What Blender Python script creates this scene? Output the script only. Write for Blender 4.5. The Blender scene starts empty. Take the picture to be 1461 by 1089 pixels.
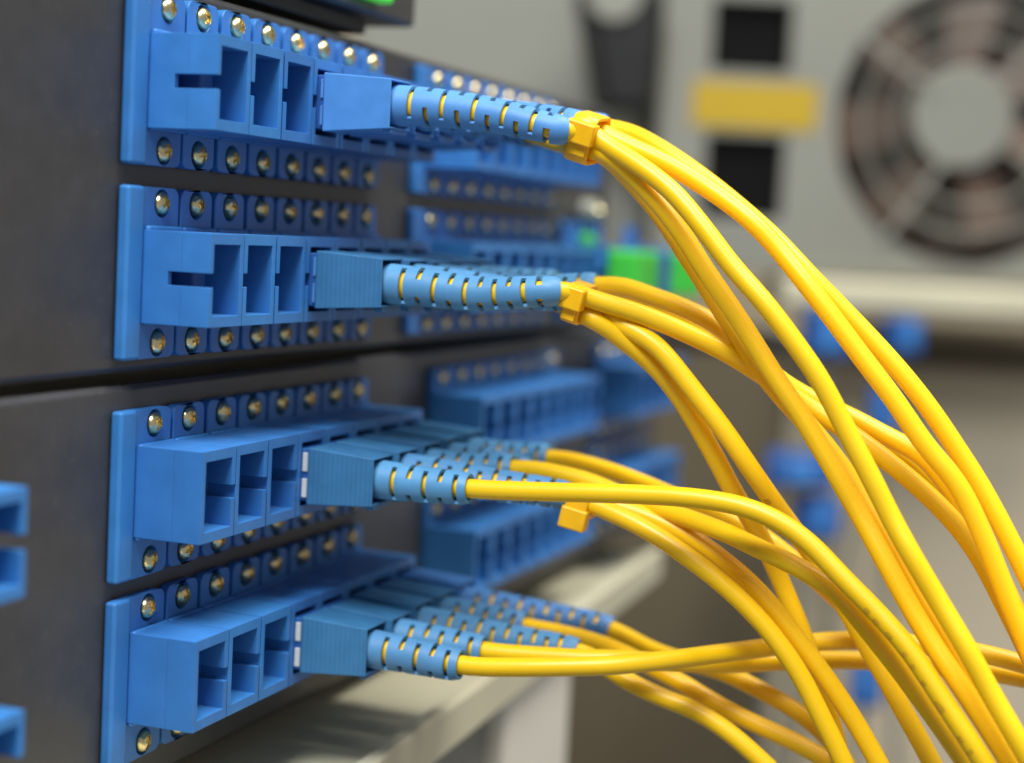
import bpy, bmesh, math, random
from mathutils import Vector, Matrix
random.seed(7)
R = math.radians
U = 0.001                       # everything below is laid out in millimetres; meshes are stored in metres
scene = bpy.context.scene
col = scene.collection

# ------------------------------------------------------------------ camera
CAM_R = Vector((0.3386234, -0.9395040, 0.0516381))
CAM_D = Vector((-0.0605771, -0.0765343, -0.9952251))
CAM_F = Vector((0.9389700, 0.3338784, -0.0828287))
CAM_C = Vector((-198.3954920, -119.7185145, -26.5526803))
FPX, CX, CY = 2500.0, 730.5, 544.5
cam_data = bpy.data.cameras.new('camera')
cam = bpy.data.objects.new('camera', cam_data); col.objects.link(cam)
m = Matrix.Identity(4)
for i in range(3):
    m[i][0] = CAM_R[i]; m[i][1] = -CAM_D[i]; m[i][2] = -CAM_F[i]; m[i][3] = CAM_C[i]*U
cam.matrix_world = m
cam_data.sensor_width = 36.0
cam_data.lens = FPX/1461.0*36.0
cam_data.clip_start = 0.005; cam_data.clip_end = 20.0
cam_data.dof.use_dof = True
cam_data.dof.focus_distance = 0.233
cam_data.dof.aperture_fstop = 10.8
cam_data.dof.aperture_blades = 0
scene.camera = cam

# ------------------------------------------------------------------ light
world = bpy.data.worlds.new('World'); scene.world = world
world.use_nodes = True
wb = world.node_tree.nodes['Background']
wb.inputs[0].default_value = (0.93, 0.96, 1.0, 1); wb.inputs[1].default_value = 0.31

def area(name, loc, target, sx, sy, power, colour):
    d = bpy.data.lights.new(name, 'AREA'); d.shape = 'RECTANGLE'
    d.size = sx*U; d.size_y = sy*U; d.energy = power; d.color = colour
    o = bpy.data.objects.new(name, d); col.objects.link(o)
    o.location = Vector(loc)*U
    o.rotation_euler = (Vector(target)-Vector(loc)).to_track_quat('-Z', 'Y').to_euler()
    return o
area('ceiling_lamp', (40, -330, 640), (40, -40, -40), 380, 260, 5.6, (1.0, 0.97, 0.90))
area('side_lamp', (-400, -70, 500), (20, -10, -40), 260, 220, 6.0, (0.92, 0.96, 1.0))
area('background_fill', (250, -250, 900), (520, 30, -20), 500, 400, 3.0, (1.0, 0.95, 0.86))  # added fill for the background and cable rims, no fixture seen there

vs = scene.view_settings
vs.view_transform = 'Standard'; vs.look = 'None'; vs.exposure = 0.0; vs.gamma = 1.0
vs.use_curve_mapping = False
scene.cycles.use_denoising = True
scene.cycles.max_bounces = 8

# ------------------------------------------------------------------ helpers
def srgb(r, g, b):
    def f(c):
        c /= 255.0
        return c/12.92 if c <= 0.04045 else ((c+0.055)/1.055)**2.4
    return (f(r), f(g), f(b), 1.0)

def material(name, rgb, rough=0.4, metal=0.0, var=0.10, scale=300.0, bump=0.0, bump_scale=3000.0,
             spec=0.5, sss=0.0, coat=0.0, emit=None, ribs=None, dirt=0.0):
    mt = bpy.data.materials.new(name); mt.use_nodes = True
    nt = mt.node_tree; N = nt.nodes; L = nt.links
    p = N['Principled BSDF']
    tc = N.new('ShaderNodeTexCoord')
    nz = N.new('ShaderNodeTexNoise'); nz.inputs['Scale'].default_value = scale; nz.inputs['Detail'].default_value = 5
    L.new(tc.outputs['Object'], nz.inputs['Vector'])
    c = srgb(*rgb)
    rp = N.new('ShaderNodeValToRGB')
    rp.color_ramp.elements[0].position = 0.3; rp.color_ramp.elements[1].position = 0.7
    rp.color_ramp.elements[0].color = tuple(x*(1-var) for x in c[:3])+(1,)
    rp.color_ramp.elements[1].color = tuple(min(1, x*(1+var)) for x in c[:3])+(1,)
    L.new(nz.outputs['Fac'], rp.inputs['Fac'])
    out = rp.outputs['Color']
    if dirt > 0:                                   # dust specks and smudges
        n3 = N.new('ShaderNodeTexNoise'); n3.inputs['Scale'].default_value = scale*4; n3.inputs['Detail'].default_value = 8
        n3.inputs['Roughness'].default_value = 0.7
        L.new(tc.outputs['Object'], n3.inputs['Vector'])
        mr = N.new('ShaderNodeMapRange'); mr.inputs[1].default_value = 0.58; mr.inputs[2].default_value = 0.75
        mr.inputs[3].default_value = 0.0; mr.inputs[4].default_value = dirt
        L.new(n3.outputs['Fac'], mr.inputs[0])
        mx = N.new('ShaderNodeMixRGB'); mx.inputs[2].default_value = srgb(150, 150, 145)
        L.new(mr.outputs[0], mx.inputs[0]); L.new(out, mx.inputs[1]); out = mx.outputs[0]
    oi = N.new('ShaderNodeObjectInfo'); hv = N.new('ShaderNodeHueSaturation')
    tv = N.new('ShaderNodeMapRange'); tv.inputs[3].default_value = 0.93; tv.inputs[4].default_value = 1.07
    th = N.new('ShaderNodeMapRange'); th.inputs[3].default_value = 0.503; th.inputs[4].default_value = 0.497
    L.new(oi.outputs['Random'], tv.inputs[0]); L.new(oi.outputs['Random'], th.inputs[0])
    L.new(tv.outputs[0], hv.inputs['Value']); L.new(th.outputs[0], hv.inputs['Hue']); L.new(out, hv.inputs['Color']); out = hv.outputs[0]
    L.new(out, p.inputs['Base Color'])
    rr = N.new('ShaderNodeMapRange'); rr.inputs[3].default_value = max(0.03, rough-0.08); rr.inputs[4].default_value = min(1, rough+0.08)
    L.new(nz.outputs['Fac'], rr.inputs[0]); L.new(rr.outputs[0], p.inputs['Roughness'])
    p.inputs['Metallic'].default_value = metal
    p.inputs['Specular IOR Level'].default_value = spec
    p.inputs['Coat Weight'].default_value = coat
    if sss > 0:
        p.inputs['Subsurface Weight'].default_value = sss
        p.inputs['Subsurface Radius'].default_value = (1.0, 0.5, 0.1)
        p.inputs['Subsurface Scale'].default_value = 0.0006
    if emit:
        p.inputs['Emission Color'].default_value = srgb(*emit[0]); p.inputs['Emission Strength'].default_value = emit[1]
    last = None
    if bump > 0:
        n2 = N.new('ShaderNodeTexNoise'); n2.inputs['Scale'].default_value = bump_scale; n2.inputs['Detail'].default_value = 3
        L.new(tc.outputs['Object'], n2.inputs['Vector'])
        b = N.new('ShaderNodeBump'); b.inputs['Strength'].default_value = bump; b.inputs['Distance'].default_value = 0.0001
        L.new(n2.outputs['Fac'], b.inputs['Height']); last = b
    if ribs:                                       # fine moulded grip lines
        w = N.new('ShaderNodeTexWave'); w.bands_direction = 'Y'; w.inputs['Scale'].default_value = ribs
        w.inputs['Distortion'].default_value = 0.0
        L.new(tc.outputs['Object'], w.inputs['Vector'])
        b2 = N.new('ShaderNodeBump'); b2.inputs['Strength'].default_value = 0.5; b2.inputs['Distance'].default_value = 0.00005
        L.new(w.outputs['Fac'], b2.inputs['Height'])
        if last: L.new(last.outputs[0], b2.inputs['Normal'])
        last = b2
    if last: L.new(last.outputs[0], p.inputs['Normal'])
    return mt

M = {
 'blue':   material('blue_plastic', (56, 122, 192), 0.42, var=0.08, scale=250, bump=0.12, bump_scale=5000, dirt=0.07),
 'grip':   material('blue_grip', (72, 132, 202), 0.48, var=0.08, scale=350, bump=0.15, bump_scale=6000, dirt=0.06),
 'teal':   material('teal_grip', (54, 112, 158), 0.48, var=0.08, scale=350, bump=0.15, bump_scale=6000, ribs=430, dirt=0.06),
 'boot':   material('blue_boot', (80, 138, 200), 0.5, var=0.07, scale=300, bump=0.12, bump_scale=5000, sss=0.1),
 'boot2':  material('teal_boot', (84, 142, 188), 0.5, var=0.07, scale=300, bump=0.12, bump_scale=5000, sss=0.1),
 'white':  material('white_plastic', (205, 208, 210), 0.4, var=0.04),
 'yellow': material('yellow_jacket', (252, 201, 14), 0.38, var=0.03, scale=120, bump=0.04, bump_scale=2500, sss=0.12, dirt=0.03),
 'tie':    material('yellow_tie', (250, 188, 14), 0.38, var=0.06, scale=400, bump=0.1, sss=0.15),
 'ink':    material('grey_print', (216, 164, 26), 0.6, var=0.2, scale=3000),
 'brass':  material('brass', (250, 224, 168), 0.27, metal=1.0, var=0.18, scale=900, bump=0.15, bump_scale=4000),
 'panel':  material('charcoal_paint', (64, 63, 64), 0.40, var=0.10, scale=250, bump=0.3, bump_scale=2600, dirt=0.14),
 'black':  material('black_paint', (11, 11, 12), 0.5, var=0.15, scale=100, bump=0.2),
 'dark':   material('dark_inside', (8, 8, 8), 0.85, var=0.15, scale=100, spec=0.2),
 'beige':  material('beige_metal', (206, 200, 172), 0.5, var=0.05, scale=25, bump=0.15, bump_scale=1500),
 'grey':   material('grey_metal', (136, 136, 125), 0.5, var=0.05, scale=20, bump=0.1),
 'pale':   material('pale_metal', (226, 221, 206), 0.5, var=0.04, scale=25),
 'wall':   material('beige_wall', (204, 190, 164), 0.8, var=0.06, scale=4),
 'brown':  material('brown_case', (92, 81, 60), 0.7, var=0.12, scale=12),
 'label':  material('yellow_label', (186, 154, 20), 0.5, var=0.04),
 'fanback': material('fan_back', (88, 76, 66), 0.7, var=0.2, scale=40),
 'blade':  material('fan_blade', (108, 88, 76), 0.5, var=0.15, scale=30),
 'green':  material('green_plastic', (60, 186, 60), 0.4, var=0.08),
 'led':    material('green_led', (60, 200, 60), 0.4, emit=((90, 230, 70), 0.5)),
 'navy':   material('navy_plastic', (36, 86, 156), 0.5, var=0.1),
}

def tag(o, label=None, cat=None, group=None, kind=None):
    if label: o['label'] = label
    if cat: o['category'] = cat
    if group: o['group'] = group
    if kind: o['kind'] = kind
    return o

def finish(me, mat, angle=35):
    me.transform(Matrix.Scale(U, 4))
    me.materials.clear(); me.materials.append(M[mat])
    for p in me.polygons: p.use_smooth = True
    if not me.has_custom_normals: me.set_sharp_from_angle(angle=R(angle))
    me.update()
    return me

def add_box(bm, x0, x1, y0, y1, z0, z1):
    vs_ = [bm.verts.new((x, y, z)) for x in (x0, x1) for y in (y0, y1) for z in (z0, z1)]
    for f in ((0, 1, 3, 2), (4, 6, 7, 5), (0, 4, 5, 1), (2, 3, 7, 6), (0, 2, 6, 4), (1, 5, 7, 3)):
        bm.faces.new([vs_[i] for i in f])
    return vs_

def cyl(bm, c, axis, r0, r1, h, n=24, cap=True):
    """frustum whose base centre is c, running h along axis (a Vector)"""
    a = Vector(axis).normalized(); q = a.to_track_quat('Z', 'Y')
    ra = [bm.verts.new(Vector(c)+q @ Vector((r0*math.cos(2*math.pi*i/n), r0*math.sin(2*math.pi*i/n), 0))) for i in range(n)]
    rb = [bm.verts.new(Vector(c)+q @ Vector((r1*math.cos(2*math.pi*i/n), r1*math.sin(2*math.pi*i/n), h))) for i in range(n)]
    for i in range(n):
        bm.faces.new((ra[i], ra[(i+1) % n], rb[(i+1) % n], rb[i]))
    if cap:
        bm.faces.new(list(reversed(ra))); bm.faces.new(rb)

def mesh_of(bm, name):
    bmesh.ops.recalc_face_normals(bm, faces=bm.faces)
    for f in bm.faces: f.smooth = True
    me = bpy.data.meshes.new(name); bm.to_mesh(me); bm.free(); return me

def carve(name, base, cutters=(), bevel=0.0, segs=2, bevel_first=0.0):
    """base, cutters: bmesh -> one mesh in millimetres, cut and bevelled"""
    o = bpy.data.objects.new(name, mesh_of(base, name)); col.objects.link(o)
    tmp = []
    if bevel_first > 0:
        b = o.modifiers.new('b0', 'BEVEL'); b.width = bevel_first; b.segments = segs; b.limit_method = 'ANGLE'; b.angle_limit = R(40)
    for k, c in enumerate(cutters):
        t = bpy.data.objects.new('cut', mesh_of(c, 'cut')); col.objects.link(t); tmp.append(t)
        md = o.modifiers.new('c%d' % k, 'BOOLEAN'); md.operation = 'DIFFERENCE'; md.object = t; md.solver = 'EXACT'
    if bevel > 0:
        b = o.modifiers.new('b', 'BEVEL'); b.width = bevel; b.segments = segs; b.limit_method = 'ANGLE'; b.angle_limit = R(40)
        wn = o.modifiers.new('w', 'WEIGHTED_NORMAL'); wn.weight = 100; wn.mode = 'FACE_AREA'
    dg = bpy.context.evaluated_depsgraph_get(); dg.update()
    me = bpy.data.meshes.new_from_object(o.evaluated_get(dg))
    for t in tmp+[o]:
        d = t.data; bpy.data.objects.remove(t); bpy.data.meshes.remove(d)
    me.name = name
    return me

def box_mesh(name, x0, x1, y0, y1, z0, z1, bevel=0.3, segs=2, mat='blue'):
    bm = bmesh.new(); add_box(bm, x0, x1, y0, y1, z0, z1)
    return finish(carve(name, bm, (), bevel, segs), mat)

def link(name, me, parent=None, loc=None, rot=None):
    o = bpy.data.objects.new(name, me); col.objects.link(o)
    if parent: o.parent = parent
    if loc is not None: o.location = Vector(loc)*U
    if rot is not None: o.rotation_euler = rot
    return o

def empty(name, loc, rot=None):
    o = bpy.data.objects.new(name, None); col.objects.link(o); o.empty_display_size = 0.005
    o.location = Vector(loc)*U
    if rot is not None: o.rotation_euler = rot
    return o

def ray(px, py):
    return CAM_R*((px-CX)/FPX)+CAM_D*((py-CY)/FPX)+CAM_F
def on_x(px, py, X):                                # the point of the upright plane at this row distance
    r = ray(px, py); return CAM_C+r*((X-CAM_C.x)/r.x)
def far(px, py, d):                                 # a point d millimetres in front of the lens
    return CAM_C+ray(px, py)*d

# ------------------------------------------------------------------ layout
PITCH = 9.045
ROW = {1: -9.0, 2: -33.74, 3: -62.29, 4: -86.69}     # heights of the four adapter rows
OPEN = {1: -0.4, 2: -0.4, 3: 0.5, 4: 0.5}
ORD = ['first', 'second', 'third', 'fourth', 'fifth', 'sixth', 'seventh', 'eighth']
ROWN = {1: 'top', 2: 'second', 3: 'third', 4: 'bottom'}

# ------------------------------------------------------------------ rack panels
def panel_mesh(name, x0, x1, z0, z1):
    bm = bmesh.new(); add_box(bm, x0, x1, 1.5, 22, z0, z1)
    return finish(carve(name, bm, (), 1.0, 3), 'panel')
p1 = link('rack_enclosure', panel_mesh('rack_enclosure', -260, 204, -46.6, 3.6))
tag(p1, 'upper charcoal rack panel carrying the top two adapter rows', 'rack enclosure')
p2 = link('rack_enclosure', panel_mesh('rack_enclosure', -260, 262, -102.5, -48.1))
tag(p2, 'lower charcoal rack panel below the black seam, carrying the bottom two adapter rows', 'rack enclosure')

# the unit above, only its lower right end in view
up = empty('rack_unit', (0, 0, 5))
tag(up, 'black rack unit with a green port above the top adapter row', 'rack unit')
def child_mm(name, me, parent):
    o = link(name, me, parent); o.matrix_parent_inverse = Matrix.Translation(-parent.location); return o
child_mm('housing', box_mesh('housing', -260, 81, 0.5, 60, 7.9, 48, 0.8, 3, 'panel'), up)
child_mm('lower_lip', box_mesh('lower_lip', -260, 67, 3.2, 60, 5.0, 7.6, 0.4, 2, 'black'), up)
child_mm('green_port', box_mesh('green_port', 54, 65, -2.5, 0.3, 9.7, 20, 0.6, 2, 'led'), up)

# ------------------------------------------------------------------ adapter prototypes (key slot on the near side)
def make_flange(x0, x1, rc=1.3):
    b = bmesh.new(); out = []
    for cx, cz, a0 in ((x1-rc, 11-rc, 0), (x0+rc, 11-rc, 90), (x0+rc, -11+rc, 180), (x1-rc, -11+rc, 270)):
        for k in range(6):
            al = R(a0+k*18); out.append((cx+rc*math.cos(al), cz+rc*math.sin(al)))
    fr = [b.verts.new((x, 0, z)) for x, z in out]; bk = [b.verts.new((x, 1.42, z)) for x, z in out]
    b.faces.new(fr); b.faces.new(bk)
    for i in range(len(out)): b.faces.new((fr[i], fr[(i+1) % len(out)], bk[(i+1) % len(out)], bk[i]))
    cuts = []
    for z in (-9, 9):
        c = bmesh.new(); cyl(c, (0, 1.2, z), (0, -1, 0), 1.7, 1.95, 1.8, 24); cuts.append(c)
    return finish(carve('flange', b, cuts, 0.2, 2, 0.0), 'blue')
flange_me = make_flange(-4.08, 4.08)
flange_end_me = make_flange(-6.4, 4.08)
def make_body():
    b = bmesh.new(); add_box(b, -4.36, 4.36, -9.8, 0.25, -5.95, 5.95)
    c = bmesh.new(); add_box(c, -3.4, 3.4, -11, -1.4, -4.55, 4.55)
    k = bmesh.new(); add_box(k, -5.2, -3.2, -11, -3.8, -0.88, 0.88)
    g1 = bmesh.new(); add_box(g1, -5.2, -4.24, -5.75, -5.6, -7, 7)
    g2 = bmesh.new(); add_box(g2, 4.24, 5.2, -5.75, -5.6, -7, 7)
    n1 = bmesh.new(); add_box(n1, -2.3, 2.3, -7.6, -3.4, 5.55, 7)
    return finish(carve('body', b, (c, k, g1, g2, n1), 0.16, 2), 'blue')
body_me = make_body()
root_me = box_mesh('root_collar', -4.28, 4.28, -0.9, -0.05, -6.35, 6.35, 0.4, 3)
back_me = box_mesh('sleeve', -1.6, 1.6, -6.0, -1.3, -1.6, 1.6, 0.5, 2, 'navy')
end_me = box_mesh('end_plate', -8.35, -4.5, -0.3, 1.42, -11.06, 11.06, 0.5, 3)
def make_screw():
    prof = [(1.42, 1.15), (1.46, 0.15), (1.42, -0.15), (1.22, -0.52), (0.85, -0.76), (0.42, -0.86), (0, -0.88)]
    b = bmesh.new(); n = 24; rings = []
    for r, y in prof[:-1]:
        rings.append([b.verts.new((r*math.cos(2*math.pi*i/n), y, r*math.sin(2*math.pi*i/n))) for i in range(n)])
    tip = b.verts.new((0, prof[-1][1], 0))
    for a, c in zip(rings, rings[1:]):
        for i in range(n): b.faces.new((a[i], a[(i+1) % n], c[(i+1) % n], c[i]))
    for i in range(n): b.faces.new((rings[-1][i], rings[-1][(i+1) % n], tip))
    b.faces.new(rings[0])
    c1 = bmesh.new(); add_box(c1, -0.95, 0.95, -2, -0.3, -0.24, 0.24)
    c2 = bmesh.new(); add_box(c2, -0.24, 0.24, -2, -0.3, -0.95, 0.95)
    return finish(carve('screw', b, (c1, c2), 0), 'brass', 30)
screw_me = make_screw()

def adapter(X, row, label, group, first=False, screws=True, z=None, cat='adapter'):
    flip = row >= 3                                   # the lower rows are mounted upside down: slot on the far side
    t = empty('fibre_adapter', (X, 0, ROW[row] if z is None else z))
    tag(t, label, cat, group)
    link('flange', flange_end_me if first else flange_me, t)
    rot = (0, math.pi, 0) if flip else None
    link('body', body_me, t, (0, 0, OPEN[row]), rot)
    link('root_collar', root_me, t, (0, 0, OPEN[row]*0.6))
    link('sleeve', back_me, t, (0, 0, OPEN[row]))
    if first: link('end_plate', end_me, t)
    if screws:
        for s in (9, -9):
            link('screw', screw_me, t, (random.uniform(-.06, .06), random.uniform(-.1, .12), s),
                 (random.uniform(-.05, .05), random.uniform(0, 3.1), random.uniform(-.05, .05)))
    return t

for row in (1, 2, 3, 4):
    for i in range(8):
        if i == 0: lab = 'blue adapter with wide end plate at the near left end of the %s row' % ROWN[row]
        elif i < 3: lab = '%s blue adapter from the left in the sharp %s row, open and empty' % (ORD[i], ROWN[row])
        else: lab = '%s blue adapter from the left in the sharp %s row, holding a plug' % (ORD[i], ROWN[row])
        adapter(i*PITCH+(0.14 if i == 0 else 0)+random.uniform(-.06, .06), row, lab, 'blue adapters of the near block', first=(i == 0))
    x0 = 91.2 if row < 3 else 100.2
    for i in range(8):
        adapter(x0+i*PITCH*1.01, row, '%s empty blue adapter of the soft middle block, %s row' % (ORD[i], ROWN[row]),
                'blue adapters of the middle block', first=(i == 0 and row < 3))
# last adapters of the block in front, at the left border
adapter(-45.6, 3, 'blurred blue adapter end cut by the left border, level with the third row', 'blue adapters at the left border')
adapter(-45.0, 4, 'blurred blue adapter end in the lower left corner', 'blue adapters at the left border')
# far block
for k, X in enumerate((203, 212.2, 221.4, 230.6, 239.8)):
    for row in (3, 4):
        adapter(X, row, '%s far blurred blue adapter past the middle block, %s row' % (ORD[k], ROWN[row]), 'far blurred adapters')

# ------------------------------------------------------------------ patch cords: plug, boot and yellow cable
def make_grip(mat):
    b = bmesh.new()
    vs_ = add_box(b, -3.62, 3.62, -21.0, -10.9, -3.4, 3.4)
    for v in vs_:
        if v.co.y > -15: v.co.z *= 4.05/3.4
        else: v.co.x *= 0.97
    c = bmesh.new(); add_box(c, -3.2, 3.2, -23, -17.5, -3.12, 3.12)
    return finish(carve('connector_grip', b, (c,), 0.28, 3), mat)
grip_me = {'grip': make_grip('grip'), 'teal': make_grip('teal')}
rim_me = {k: box_mesh('grip_rim', -2.7, 2.7, -20.9, -19.6, -4.05, -3.3, 0.2, 2, k) for k in ('grip', 'teal')}
def make_inner():
    b = bmesh.new(); add_box(b, -3.2, 3.2, -12.5, -3.5, -3.75, 3.75)
    return finish(carve('inner_housing', b, (), 0.25, 2), 'navy')
inner_me = make_inner()
band_me = box_mesh('white_band', -3.50, -2.8, -10.75, -9.95, -1.35, 1.35, 0.12, 2, 'white')

band2_me = box_mesh('white_band', -3.50, -2.8, -10.75, -10.35, -1.35, 1.35, 0.1, 2, 'boot')

def smooth_path(pts, step=0.6):
    """centripetal Catmull-Rom through the points, resampled evenly"""
    P = [Vector(p) for p in pts]
    P = [P[0]*2-P[1]]+P+[P[-1]*2-P[-2]]
    dense = []
    for i in range(1, len(P)-2):
        p0, p1, p2, p3 = P[i-1:i+3]
        t0 = 0; t1 = t0+max(1e-4, (p1-p0).length)**.5; t2 = t1+max(1e-4, (p2-p1).length)**.5; t3 = t2+max(1e-4, (p3-p2).length)**.5
        for k in range(24):
            t = t1+(t2-t1)*k/24
            a1 = p0*((t1-t)/(t1-t0))+p1*((t-t0)/(t1-t0)); a2 = p1*((t2-t)/(t2-t1))+p2*((t-t1)/(t2-t1)); a3 = p2*((t3-t)/(t3-t2))+p3*((t-t2)/(t3-t2))
            b1 = a1*((t2-t)/(t2-t0))+a2*((t-t0)/(t2-t0)); b2 = a2*((t3-t)/(t3-t1))+a3*((t-t1)/(t3-t1))
            dense.append(b1*((t2-t)/(t2-t1))+b2*((t-t1)/(t2-t1)))
    dense.append(P[-2])
    def resample(d, st):
        out = [d[0].copy()]; acc = 0.0
        for a, b in zip(d, d[1:]):
            seg = (b-a).length
            while acc+seg >= st:
                f = (st-acc)/seg; a = a.lerp(b, f); out.append(a.copy()); seg = (b-a).length; acc = 0.0
            acc += seg
        out.append(d[-1].copy())
        return out
    e = resample(dense, step)
    for _ in range(14):                                # take the last kinks out of the jacket
        e = [e[0]]+[e[i]*0.5+(e[i-1]+e[i+1])*0.25 for i in range(1, len(e)-1)]+[e[-1]]
    e = resample(e, step)
    ph = [random.uniform(0, 6.3) for _ in range(6)]
    for i, p in enumerate(e):
        s_ = i*step; a_ = min(1, max(0, (s_-34)/15))*0.16
        p += Vector((math.sin(s_/9+ph[0])+math.sin(s_/4.1+ph[1])*.4, math.sin(s_/8+ph[2])*.5, math.sin(s_/10+ph[4])+math.sin(s_/4.6+ph[5])*.4))*a_
    return e

def frames(path):
    out = []; up_ = Vector((1, 0, 0))
    for i, p in enumerate(path):
        t = (path[min(i+1, len(path)-1)]-path[max(i-1, 0)]).normalized()
        up_ = (up_-t*up_.dot(t)).normalized()
        out.append((p, t, up_, t.cross(up_)))
    return out

def tube_mesh(name, fr, rad, mat, n=20, swell=0.0, over=1.0):
    bm = bmesh.new(); rings = []
    for q, (p, t, a, b) in enumerate(fr):          # the jacket is thicker over the crimp inside the boot
        rq = rad+swell*max(0.0, 1-q*0.6/over)
        rings.append([bm.verts.new(p+(a*math.cos(2*math.pi*k/n)+b*math.sin(2*math.pi*k/n))*rq) for k in range(n)])
    for r0, r1 in zip(rings, rings[1:]):
        for k in range(n): bm.faces.new((r0[k], r0[(k+1) % n], r1[(k+1) % n], r1[k]))
    bm.faces.new(list(reversed(rings[0]))); bm.faces.new(rings[-1])
    return finish(mesh_of(bm, name), mat, 60)

def boot_mesh(fr_at, L, r0, r1, mat, roll):
    """slotted strain relief swept along the start of the cable"""
    n = 40; P2 = 2.46; W = 0.72; first = 3.4
    cuts = [0.0]; spans = []
    k = 0
    a = first
    while a+W < L-0.7:
        spans.append((a, a+W, k)); cuts += [a, a+W]; k += 1
        a += P2-0.05*k
    cuts.append(L)
    full = []
    for a, b in zip(cuts, cuts[1:]):
        m_ = max(1, int((b-a)/0.6))
        full += [a+(b-a)*j/m_ for j in range(m_)]
    full.append(L)
    bm = bmesh.new(); rings = []
    for s in full:
        p, t, a, b = fr_at(s)
        r = r0+(r1-r0)*(s/L)
        e = min(s, L-s)
        if e < 0.3: r -= 0.25*(1-e/0.3)
        rings.append([bm.verts.new(p+(a*math.cos(2*math.pi*j/n+roll)+b*math.sin(2*math.pi*j/n+roll))*r) for j in range(n)])
    for q in range(len(full)-1):
        mid = (full[q]+full[q+1])/2
        slot = next((k for a, b, k in spans if a < mid < b), None)
        for j in range(n):
            if slot is not None:
                ang = ((j+0.5)/n*360+(90 if slot % 2 else 0)) % 180
                if ang < 62 or ang > 118: continue
            bm.faces.new((rings[q][j], rings[q][(j+1) % n], rings[q+1][(j+1) % n], rings[q+1][j]))
    bmesh.ops.delete(bm, geom=[v for v in bm.verts if not v.link_faces], context='VERTS')
    bmesh.ops.recalc_face_normals(bm, faces=bm.faces)
    me0 = bpy.data.meshes.new('boot'); bm.to_mesh(me0); bm.free()
    o = bpy.data.objects.new('tmp', me0); col.objects.link(o)
    md = o.modifiers.new('s', 'SOLIDIFY'); md.thickness = 0.46; md.offset = -1.0
    dg = bpy.context.evaluated_depsgraph_get(); dg.update()
    me = bpy.data.meshes.new_from_object(o.evaluated_get(dg))
    bpy.data.objects.remove(o); bpy.data.meshes.remove(me0)
    me.name = 'boot'
    return finish(me, mat, 50)

CORDS = {}
def cord(key, row, pos, long_boot, px, label, mats=('teal', 'boot2'), rad=1.34, roll=0.0, sag=0.0):
    X = (pos-1)*PITCH; z = ROW[row]+OPEN[row]
    t = empty('patch_cord', (X, 0, z))
    tag(t, label, 'patch cord', 'yellow patch cords')
    link('inner_housing', inner_me, t)
    g = link('connector_grip', grip_me[mats[0]], t, None, (random.uniform(-.012, .012), random.uniform(-.02, .02), random.uniform(-.012, .012)))
    link('grip_rim', rim_me[mats[0]], g)
    for s in (1.85, -1.85): link('white_band', band_me if row > 2 else band2_me, t, (0, 0, s))
    pts = [Vector((X, -16, z)), Vector((X, -20, z)), Vector((X, -25, z-0.1))]
    if long_boot: pts.append(Vector((X, -34, z-0.5-sag*0.3)))
    pts += [on_x(a, b, c) for a, b, c in px]
    path = smooth_path(pts)
    fr = frames(path)
    def fr_at(s):                                       # s measured from Y = -19.6
        u = (s+3.6)/0.6; i = min(int(u), len(fr)-2); f = u-i
        p = fr[i][0].lerp(fr[i+1][0], f)
        return (p,)+fr[i][1:]
    L, r0, r1 = (26.0, 2.9, 2.02) if long_boot else (14.6, 2.8, 2.32)
    inv = Matrix.Translation(-t.location)
    for nm, me in (('boot', boot_mesh(fr_at, L, r0, r1, mats[1], roll)), ('cable', tube_mesh('cable', fr, rad, 'yellow', 20, 0.85, L+1.5))):
        o = link(nm, me, t); o.matrix_parent_inverse = inv
    CORDS[key] = (t, fr, rad)
    return t

BL = ('grip', 'boot')
# top row
cord('b', 1, 4, True, [(812, 188, 27.6), (838, 186, 30.0), (862, 205, 30), (905, 233, 29), (960, 274, 28), (1005, 325, 27), (1045, 378, 26.5), (1090, 430, 26), (1130, 484, 26), (1170, 543, 26), (1210, 621, 26), (1246, 690, 26), (1272, 742, 26), (1300, 792, 25), (1341, 860, 25), (1380, 925, 24), (1412, 985, 24), (1455, 1060, 23), (1490, 1120, 23)],
     'yellow cord from nearest top row plug, tied, falling as the middle strand', BL, roll=-0.4, sag=1)
cord('a2', 1, 5, True, [(838, 181, 33.3), (866, 194, 33.4), (905, 212, 33.6), (954, 235, 34), (1012, 271, 34), (1071, 315, 33), (1110, 356, 33), (1157, 415, 32), (1223, 500, 32), (1277, 570, 32), (1321, 636, 32), (1364, 688, 32), (1405, 770, 32), (1441, 860, 32), (1466, 920, 32), (1500, 1000, 32)],
     'yellow cord second from the outer edge of the top row sweep', BL, roll=0.2)
cord('a1', 1, 6, True, [(888, 187, 45), (935, 208, 43), (1001, 251, 41), (1052, 292, 40), (1108, 342, 39), (1145, 382, 38), (1224, 466, 38), (1290, 540, 38), (1330, 590, 38), (1365, 640, 38), (1397, 688, 38), (1443, 772, 38), (1490, 870, 38)],
     'outermost yellow cord of the top row sweep, reaching the right border highest', BL, roll=-0.2)
cord('c1', 1, 7, False, [(800, 205, 44), (838, 214, 31), (862, 218, 30.5), (903, 252, 31), (942, 291, 31), (975, 333, 31), (1005, 382, 31), (1052, 453, 31), (1082, 500, 31), (1110, 545, 31), (1140, 588, 31), (1171, 640, 31), (1199, 688, 31), (1228, 738, 31), (1260, 795, 30), (1298, 864, 29), (1330, 918, 28), (1362, 966, 27), (1398, 1020, 27), (1450, 1100, 27)],
     'yellow cord on the inner left edge of the top row sweep', BL)
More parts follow.
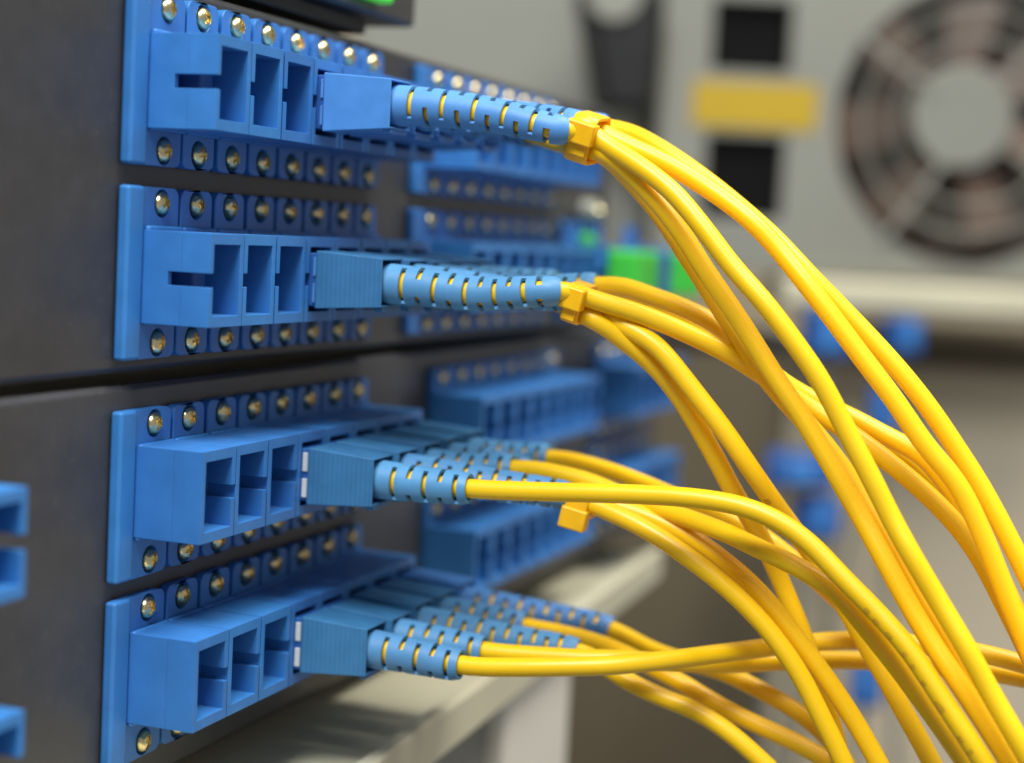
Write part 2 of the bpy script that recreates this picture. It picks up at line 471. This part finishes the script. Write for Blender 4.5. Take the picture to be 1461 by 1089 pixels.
cord('c2', 1, 8, False, [(815, 203, 52), (842, 214, 35.2), (864, 222, 35), (900, 258, 36), (938, 302, 37), (985, 375, 37), (1040, 460, 37), (1100, 545, 36), (1165, 618, 35), (1215, 686, 34.5), (1262, 764, 33), (1310, 850, 32), (1362, 935, 31), (1410, 1010, 30), (1465, 1100, 30)],
     'yellow cord half hidden between the two inner strands of the top row sweep', BL)
# second row
cord('f', 2, 4, True, [(800, 415, 27.4), (826, 420, 29.8), (850, 429, 30.5), (895, 442, 32), (940, 459, 33.5), (985, 479, 35), (1035, 504, 36.5), (1085, 536, 38), (1150, 580, 40), (1205, 612, 40), (1257, 648, 40), (1315, 696, 40), (1367, 750, 39.5), (1401, 800, 39), (1437, 872, 38.6), (1470, 940, 38.5), (1500, 1010, 38.5)],
     'yellow cord from nearest second row plug, crossing behind the upper sweep', roll=0.05, sag=0.4)
cord('g', 2, 5, True, [(826, 428, 34.5), (856, 447, 33), (905, 474, 33), (935, 492, 33), (965, 525, 33), (1000, 568, 33), (1030, 606, 33), (1060, 650, 33.5), (1085, 688, 35), (1112, 728, 38), (1150, 782, 43), (1200, 860, 45), (1245, 938, 45), (1282, 1000, 44), (1322, 1070, 44), (1345, 1115, 44)],
     'yellow cord under the second row tie with a small dark mark, upper strand', roll=0.3)
cord('e', 2, 6, True, [(884, 408, 45), (925, 421, 44), (975, 438, 43), (1025, 464, 42.5), (1066, 498, 42), (1105, 536, 42), (1145, 562, 43.5), (1190, 584, 44), (1226, 602, 44), (1262, 623, 44), (1315, 652, 44), (1350, 692, 44), (1395, 760, 44), (1440, 850, 44), (1490, 960, 44)],
     'uppermost yellow cord of the second row, leaving a boot without passing the tie', roll=0.2)
cord('h', 2, 7, False, [(795, 432, 46), (828, 448, 31.2), (852, 458, 31.5), (890, 486, 33.5), (925, 513, 35), (958, 549, 36), (985, 588, 36.5), (1005, 622, 37), (1027, 662, 37.5), (1045, 698, 38.5), (1066, 734, 40), (1086, 770, 42), (1104, 810, 44), (1122, 850, 45), (1142, 896, 45), (1165, 960, 45), (1190, 1040, 45), (1205, 1110, 45)],
     'yellow cord dropping steeply below the second row tie, lower strand')
cord('e2', 2, 8, False, [(830, 408, 60), (880, 420, 56), (925, 437, 52), (975, 458, 49), (1030, 486, 48), (1085, 524, 48), (1140, 566, 49), (1200, 596, 50), (1260, 633, 50), (1315, 672, 50), (1360, 725, 50), (1405, 800, 50), (1450, 890, 50), (1500, 1000, 50)],
     'yellow cord squeezed between the two upper cords of the second row, mostly hidden')
# third row
cord('i', 3, 4, False, [(680, 698, 27), (750, 701, 27), (820, 703, 27), (900, 704, 27), (980, 709, 27), (1060, 724, 27), (1115, 748, 27), (1158, 780, 27), (1202, 826, 26.5), (1252, 876, 26), (1300, 930, 25), (1341, 990, 24), (1385, 1056, 23), (1425, 1120, 23)],
     'yellow cord from nearest third row plug, running level then down with grey print', roll=0.1)
cord('k1', 3, 5, True, [(824, 710, 37), (845, 720, 37), (870, 730, 36.5), (905, 746, 36), (943, 768, 35.5), (990, 801, 35), (1037, 840, 35), (1075, 878, 35), (1108, 918, 35), (1143, 968, 35), (1168, 1015, 35), (1192, 1060, 35), (1215, 1110, 35)],
     'lower left yellow cord of the pair leaving the third row tie', roll=0.2)
cord('l', 3, 6, False, [(760, 670, 45), (800, 677, 44.5), (840, 687, 44), (880, 704, 43), (930, 724, 41), (990, 743, 38), (1048, 766, 35), (1083, 784, 33), (1120, 801, 31.5), (1158, 822, 31), (1190, 842, 31), (1236, 896, 31), (1276, 945, 31), (1315, 997, 30.5), (1354, 1050, 30), (1400, 1115, 30)],
     'yellow cord coming out beneath the level third row cord and running along it')
cord('k2', 3, 7, False, [(790, 684, 51), (825, 706, 43), (848, 716, 40.4), (875, 722, 40), (905, 731, 40), (943, 747, 40), (990, 771, 39.5), (1037, 806, 39), (1083, 846, 38.5), (1132, 904, 38.5), (1171, 954, 38.5), (1205, 1004, 38.5), (1236, 1056, 38.5), (1268, 1115, 38.5)],
     'upper right yellow cord of the pair leaving the third row tie')
cord('j', 3, 8, False, [(800, 655, 62), (830, 661, 61), (872, 673, 59), (920, 691, 56), (970, 712, 53), (1030, 735, 51), (1085, 765, 50), (1150, 815, 50), (1200, 858, 50), (1260, 925, 50), (1320, 1005, 50), (1390, 1110, 50)],
     'orange-tinted yellow cord farthest back in the third row, slipping behind the level cord')
# bottom row
cord('m', 4, 4, False, [(672, 951, 27), (720, 952, 27.3), (780, 952, 28), (870, 949, 30), (950, 941, 34), (1013, 935, 39), (1083, 928, 45), (1150, 919, 50.5), (1190, 915, 52), (1240, 914, 53), (1300, 918, 54), (1370, 926, 54), (1419, 935, 54), (1490, 954, 54)],
     'yellow cord from nearest bottom row plug, running level across to the right border')
cord('n', 4, 5, False, [(705, 931, 36), (760, 935, 36.5), (820, 939, 37), (880, 941, 38), (950, 946, 41), (1040, 947, 47), (1120, 943, 53.5), (1210, 941, 56), (1300, 947, 57), (1400, 958, 57), (1490, 976, 57)],
     'second level yellow cord of the bottom row, just under the nearest one')
cord('s3', 4, 6, True, [(840, 935, 45), (868, 954, 45), (900, 974, 44), (943, 994, 44), (990, 1014, 44), (1025, 1036, 44), (1060, 1064, 44), (1100, 1100, 44)],
     'lowest yellow cord of the bottom row, dropping soonest to the lower border', roll=0.2)
cord('s2', 4, 7, False, [(770, 898, 54), (810, 906, 53.5), (855, 918, 53), (905, 940, 51), (945, 962, 49.5), (975, 978, 49), (1013, 1001, 49), (1071, 1030, 49), (1125, 1054, 49), (1184, 1086, 49), (1230, 1115, 49)],
     'middle yellow cord of the three sagging from the bottom row')
cord('s1', 4, 8, True, [(870, 897, 63), (900, 912, 62), (935, 930, 60), (985, 947, 57), (1036, 963, 55), (1075, 981, 54), (1120, 1004, 54), (1158, 1030, 54), (1190, 1062, 54), (1220, 1110, 54)],
     'upper yellow cord of the three sagging from the bottom row', BL, roll=0.1)

# printed marks on the jackets
def marks(key, s0, n, gap, ang, size):
    t, fr, rad = CORDS[key]
    inv = Matrix.Translation(-t.location)
    for k in range(n):
        i = int((s0+k*gap*random.uniform(.9, 1.1))/0.6)
        bm = bmesh.new(); rows_ = []
        h = size*random.uniform(.6, 1.1); w = size*random.uniform(.5, 1.2)
        p, tt, a, b = fr[min(i, len(fr)-2)]
        for u in (-1, -.4, .4, 1):
            row_ = []
            for v in (-1, -.4, .4, 1):
                al = R(ang)+v*h/rad/2
                edge = 0.012 if max(abs(u), abs(v)) < 1 else 0.004
                sc = 0.8 if abs(u) == 1 and abs(v) == 1 else 1
                row_.append(bm.verts.new(p+tt*(u*w/2*sc)+(a*math.cos(al)+b*math.sin(al))*(rad+edge)))
            rows_.append(row_)
        for x in range(3):
            for y in range(3): bm.faces.new((rows_[x][y], rows_[x][y+1], rows_[x+1][y+1], rows_[x+1][y]))
        o = link('print_mark', finish(mesh_of(bm, 'print_mark'), 'ink', 60), t); o.matrix_parent_inverse = inv
marks('i', 78, 13, 2.4, 210, 1.15)
marks('g', 70, 3, 1.6, 190, 0.9)

# ------------------------------------------------------------------ cable ties
def cable_tie(c, axis, w, h, ln, label, head=(0, 0, 0), spin=0.0, tail=True):
    """square-cornered plastic band round the cables, with its locking head and cut tail"""
    a = Vector(axis).normalized()
    up_ = Vector((0, 0, 1)); x_ = a.cross(up_).normalized(); u_ = x_.cross(a)
    rot = Matrix((x_, a, u_)).transposed().to_4x4() @ Matrix.Rotation(spin, 4, 'Y')
    t = empty('cable_tie', c); t.rotation_euler = rot.to_euler()
    tag(t, label, 'cable tie', 'yellow cable ties')
    b = bmesh.new(); rc = 1.5; out = []
    for cx, cz, a0 in ((w/2-rc, h/2-rc, 0), (-w/2+rc, h/2-rc, 90), (-w/2+rc, -h/2+rc, 180), (w/2-rc, -h/2+rc, 270)):
        for k in range(7):
            al = R(a0+k*15); out.append((Vector((cx, 0, cz)), Vector((math.cos(al), 0, math.sin(al)))))
    prof = [(rc-.55, -ln/2+.15), (rc-.55, ln/2-.15), (rc-.4, ln/2), (rc-.12, ln/2), (rc, ln/2-.15), (rc+.04, 0), (rc, -ln/2+.15), (rc-.12, -ln/2), (rc-.4, -ln/2)]
    rings = [[b.verts.new(c0+d0*r_+Vector((0, y_, 0))) for r_, y_ in prof] for c0, d0 in out]
    for i in range(len(rings)):
        r0, r1 = rings[i], rings[(i+1) % len(rings)]
        for j in range(len(prof)): b.faces.new((r0[j], r0[(j+1) % len(prof)], r1[(j+1) % len(prof)], r1[j]))
    link('band', finish(mesh_of(b, 'band'), 'tie', 50), t)
    b = bmesh.new(); add_box(b, -1.3, 1.3, -ln/2-.35, ln/2+.35, -1.55, 1.55)
    k = bmesh.new(); add_box(k, -0.45, 0.45, -ln/2-2, -ln/2+.6, -0.9, 0.9)
    hd = link('locking_head', finish(carve('locking_head', b, (k,), 0.45, 4), 'tie'), t, head)
    if tail: link('tail', box_mesh('tail', -0.45, 0.45, -ln/2+.3, ln/2-.3, -3.1, -1.5, 0.15, 2, 'tie'), hd)
    return t
cable_tie(on_x(838, 197, 32), (0.02, -1, -0.28), 6.9, 6.7, 3.4, 'square yellow cable tie round the top row bundle', head=(3.4, 0, 0.9), spin=0.12)
cable_tie(on_x(826, 432, 32), (0.02, -1, -0.25), 6.7, 5.5, 2.6, 'yellow cable tie round the second row bundle', head=(3.4, 0, 0.9), spin=0.05)
cable_tie(on_x(832, 716, 38.6), (0.02, -1, -0.2), 7.0, 4.6, 3.2, 'yellow cable tie half hidden beneath the level third row cord', head=(2.6, 0, -2.1), spin=0.0, tail=False)

# ------------------------------------------------------------------ ledge and cabinet under the panels
sh = empty('metal_cabinet', (100, 0, -110)); tag(sh, 'pale beige metal cabinet with a ledge under the rack panels', 'cabinet')
def poly_slab(name, pts, z0, z1, bevel, mat):
    b = bmesh.new()
    lo = [b.verts.new((x, y, z0)) for x, y in pts]; hi = [b.verts.new((x, y, z1)) for x, y in pts]
    b.faces.new(lo); b.faces.new(hi)
    for i in range(len(pts)): b.faces.new((lo[i], lo[(i+1) % len(pts)], hi[(i+1) % len(pts)], hi[i]))
    return finish(carve(name, b, (), bevel, 3), mat)
child_mm('ledge', poly_slab('ledge', [(-260, -33), (37, -18.5), (236, -8), (236, 60), (-260, 60)], -112, -106, 0.8, 'beige'), sh)
child_mm('raised_lip', poly_slab('raised_lip', [(-260, -33.6), (37, -19.1), (237, -8.6), (237, -5.6), (37, -16.1), (-260, -30.6)], -112.6, -104.6, 0.7, 'beige'), sh)
child_mm('front_plate', poly_slab('front_plate', [(-260, -24), (158, -6), (158, 50), (-260, 50)], -320, -112.2, 1.0, 'grey'), sh)
child_mm('corner_post', poly_slab('corner_post', [(112, -12), (160, -10), (160, 10), (112, 10)], -321, -112.4, 3.0, 'pale'), sh)

# ------------------------------------------------------------------ things behind, out of focus
YAW = math.atan2(CAM_F.y, CAM_F.x)-math.pi/2           # turned to face down the aisle
def bg_empty(name, px, py, d, label, cat, yaw=0.0, group=None):
    t = empty(name, far(px, py, d), (0, 0, YAW+yaw)); return tag(t, label, cat, group)
# power supply: local x to the right, y away, z up; front plane y = 0; 1 mm is about 3.5 pixels here
D = 715.0; K = D/FPX
ps = bg_empty('power_supply', 1200, 150, D, 'grey power supply with a fan, black sockets and a yellow sticker', 'power supply')
def lx(px): return (px-1200)*K
def lz(py): return -(py-150)*K
b = bmesh.new(); add_box(b, lx(940), lx(1600), 0, 120, lz(392), lz(-150))
cuts = []
c = bmesh.new(); cyl(c, (lx(1395), -5, lz(172)), (0, 1, 0), 57, 57, 60, 48); cuts.append(c)
for y0, y1 in ((9, 110), (200, 318)):
    c = bmesh.new(); add_box(c, lx(1012), lx(1124), -5, 18, lz(y1), lz(y0)); cuts.append(c)
link('housing', finish(carve('housing', b, cuts, 1.2, 2), 'grey'), ps)
for y0, y1 in ((9, 110), (200, 318)):
    link('socket', box_mesh('socket', lx(1012.5), lx(1123.5), 7, 17, lz(y1-0.5), lz(y0+0.5), 1.0, 2, 'dark'), ps)
link('yellow_sticker', box_mesh('yellow_sticker', lx(988), lx(1166), -0.8, 0.0, lz(190), lz(125), 0.3, 1, 'label'), ps)
b = bmesh.new(); cyl(b, (0, -3, 0), (0, 1, 0), 21.5, 21.5, 20, 40)
fan = link('fan_hub', finish(carve('fan_hub', b, (), 1.5, 2), 'grey'), ps, (lx(1372), 0, lz(158)))
bm = bmesh.new()
prof = []
for r_, w0, w1 in ((20.5, -6, 7), (36, -9, 9), (50.5, -11, 10)):
    prof.append((r_, w0, w1))
lo = []
for r_, w0, w1 in prof:
    lo.append([bm.verts.new((r_, 4+6*(j/3.0), w0+(w1-w0)*j/3.0)) for j in range(4)])
hi = [[bm.verts.new(v.co+Vector((0, 1.6, 0))) for v in rr] for rr in lo]
for S_ in (lo, hi):
    for i in range(2):
        for j in range(3): bm.faces.new((S_[i][j], S_[i][j+1], S_[i+1][j+1], S_[i+1][j]))
for i in range(2):
    for j in (0, 3): bm.faces.new((lo[i][j], lo[i+1][j], hi[i+1][j], hi[i][j]))
for i in (0, 2):
    for j in range(3): bm.faces.new((lo[i][j], lo[i][j+1], hi[i][j+1], hi[i][j]))
blade_me = finish(mesh_of(bm, 'fan_blade'), 'blade')
for k in range(7): link('fan_blade', blade_me, fan, (0, 0, 0), (0, k*2*math.pi/7+0.3, 0))
def ring_mesh(name, r_, t_, mat):
    fr = []
    n = 48; bm = bmesh.new(); rings = []
    for i in range(n):
        a = 2*math.pi*i/n; e = Vector((math.cos(a), 0, math.sin(a)))
        rings.append([bm.verts.new(e*(r_+t_*math.cos(q))+Vector((0, t_*math.sin(q), 0))) for q in (0, 1.57, 3.14, 4.71)])
    for i in range(n):
        for q in range(4): bm.faces.new((rings[i][q], rings[i][(q+1) % 4], rings[(i+1) % n][(q+1) % 4], rings[(i+1) % n][q]))
    return finish(mesh_of(bm, name), mat)
for r_ in (34, 45): link('guard_ring', ring_mesh('guard_ring', r_, 1.1, 'grey'), ps, (lx(1388), -4.5, lz(166)))
for k in range(4):
    link('guard_spoke', box_mesh('guard_spoke', 20, 58, -1.0, 1.0, -1.3, 1.3, 0.3, 1, 'grey'), ps, (lx(1388), -3.4, lz(166)), (0, k*math.pi/2+0.6, 0))
link('back_plate', box_mesh('back_plate', lx(1395)-58, lx(1395)+58, 30, 54, lz(172)-58, lz(172)+58, 0.5, 1, 'fanback'), ps)
link('bottom_rail', box_mesh('bottom_rail', lx(1125), lx(1620), -14, 40, lz(440), lz(398), 3.0, 3, 'beige'), ps)

# grey case left of it with a black plug
gc = bg_empty('equipment_case', 760, 40, 745, 'plain pale grey equipment case standing behind the upper panel', 'equipment case', 0.0)
link('case_shell', box_mesh('case_shell', -75, 52, 0, 150, -110, 90, 2.0, 3, 'grey'), gc)
link('bottom_trim', box_mesh('bottom_trim', -76, 53, -1.5, 20, -116, -110.3, 1.0, 2, 'brown'), gc)
pl = bg_empty('power_plug', 880, 80, 700, 'black power plug hanging in front of the grey case', 'plug', 0.15)
b = bmesh.new()
vs_ = add_box(b, -18, 16, -16, 12, -22, 26)
for v in vs_:
    if v.co.z < 0: v.co.x = v.co.x*0.62+4
link('plug_body', finish(carve('plug_body', b, (), 4.0, 4), 'black'), pl)
b = bmesh.new(); cyl(b, (6, 0, 20), (0.25, 0.1, 1), 6, 5, 60, 20); link('cord_sleeve', finish(mesh_of(b, 'cord_sleeve'), 'black'), pl)
b = bmesh.new(); cyl(b, (-6, -19, 22), (0, 1, 0), 11, 11, 4, 28); link('pale_cap', finish(carve('pale_cap', b, (), 1.0, 2), 'grey'), pl)

# dark cabinet in the middle distance and pale case at right
dk = bg_empty('dark_cabinet', 1000, 800, 640, 'dark brown cabinet low behind the cords', 'cabinet')
link('carcass', box_mesh('carcass', -75, 28, 0, 200, -150, 78, 2.0, 2, 'brown'), dk)
link('top_trim', box_mesh('top_trim', -76, 29, -2, 60, 78.3, 83, 1.0, 2, 'black'), dk)
pc = bg_empty('pale_case', 1350, 800, 800, 'large pale beige case low behind the cords at the right', 'equipment case', -0.05)
link('case_shell', box_mesh('case_shell', -95, 140, 0, 200, -190, 88, 3.0, 3, 'wall'), pc)
link('rail_shade_strip', box_mesh('rail_shade_strip', -40, 142, -4, 200, 88.4, 101, 2.0, 2, 'brown'), pc)  # brown strip stands in for the shadow under the pale rail
# blue plugs on the dark cabinet
def blue_plug(px, py, d, w, h, label):
    t = bg_empty('network_plug', px, py, d, label, 'plug', random.uniform(-.2, .2), 'far blue plugs')
    link('plug_body', box_mesh('plug_body', -w/2, w/2, -w*.6, w*.6, -h/2, h/2, 1.5, 2, 'navy'), t)
    link('latch', box_mesh('latch', -w*.2, w*.2, -w*.8, -w*.62, -h*.3, h*.4, 0.5, 2, 'blue'), t)
    b = bmesh.new(); cyl(b, (0, 0, -h/2+1), (random.uniform(-.15, .15), .25, -1), 1.4, 1.4, 240, 12)
    link('lead', finish(mesh_of(b, 'lead'), 'grey'), t)
blue_plug(1285, 478, 690, 13, 14, 'blurred blue plug below the pale rail at the right')
blue_plug(1178, 474, 620, 15, 17, 'blurred blue plug showing between the upper cord strands')
blue_plug(1140, 668, 600, 22, 10, 'blurred blue plug between the second row cords and the sweep')
blue_plug(1165, 735, 600, 14, 14, 'blurred blue plug just right of the printed level cord')
blue_plug(1235, 975, 600, 11, 14, 'blurred blue plug low between the cords near the lower border')
blue_plug(1258, 590, 640, 10, 18, 'blurred blue plug beside the outer strands of the sweep')

# end of the upper panel: far adapters with green caps, round white knob
def cap_adapter(X, z, h, mat, label):
    t = empty('capped_adapter', (X, 0, z)); tag(t, label, 'adapter', 'capped adapters at the far end')
    link('flange', flange_me, t); link('body', body_me, t)
    link('dust_cap', box_mesh('dust_cap', -4.0, 4.0, -17.5, -9.9, -h/2, h/2, 0.9, 3, mat), t)
cap_adapter(171.5, -33.74, 10.5, 'green', 'green capped adapter nearest the end of the second row')
cap_adapter(181, -33.74, 10.5, 'green', 'green capped adapter second from the end of the second row')
cap_adapter(191, -33.74, 10.5, 'navy', 'blue capped adapter at the far end of the second row')
kn = empty('thumb_screw', (184, 1.5, -20)); tag(kn, 'round white thumb screw on the far end of the upper panel', 'thumb screw')
b = bmesh.new(); cyl(b, (0, 0, 0), (0, -1, 0), 2.7, 2.4, 4, 28); link('knob', finish(carve('knob', b, (), 0.6, 3), 'grey'), kn)
b = bmesh.new(); cyl(b, (0, -3.9, 0), (0, -1, 0), 1.2, 1.0, 1, 16); link('tip', finish(mesh_of(b, 'tip'), 'brass'), kn)
kg = empty('indicator_cap', (182, 1.5, -27.5)); tag(kg, 'small green round cap below the white thumb screw', 'cap')
b = bmesh.new(); cyl(b, (0, 0, 0), (0, -1, 0), 2.6, 2.2, 4, 24); link('cap_dome', finish(carve('cap_dome', b, (), 0.6, 3), 'green'), kg)
b = bmesh.new(); cyl(b, (0, 0.05, 0), (0, -1, 0), 3.3, 3.3, 1, 24); link('collar', finish(mesh_of(b, 'collar'), 'panel'), kg)
cap_adapter(222, -33.74, 10.5, 'green', 'green capped adapter standing apart beyond the panel end')

# wall at the back of the aisle
w_ = far(1000, 500, 1250)
bw = empty('back_wall', w_, (0, 0, YAW)); tag(bw, None, None, None, 'structure')
link('wall_face', box_mesh('wall_face', -900, 900, 0, 30, -600, 700, 1.0, 1, 'wall'), bw)
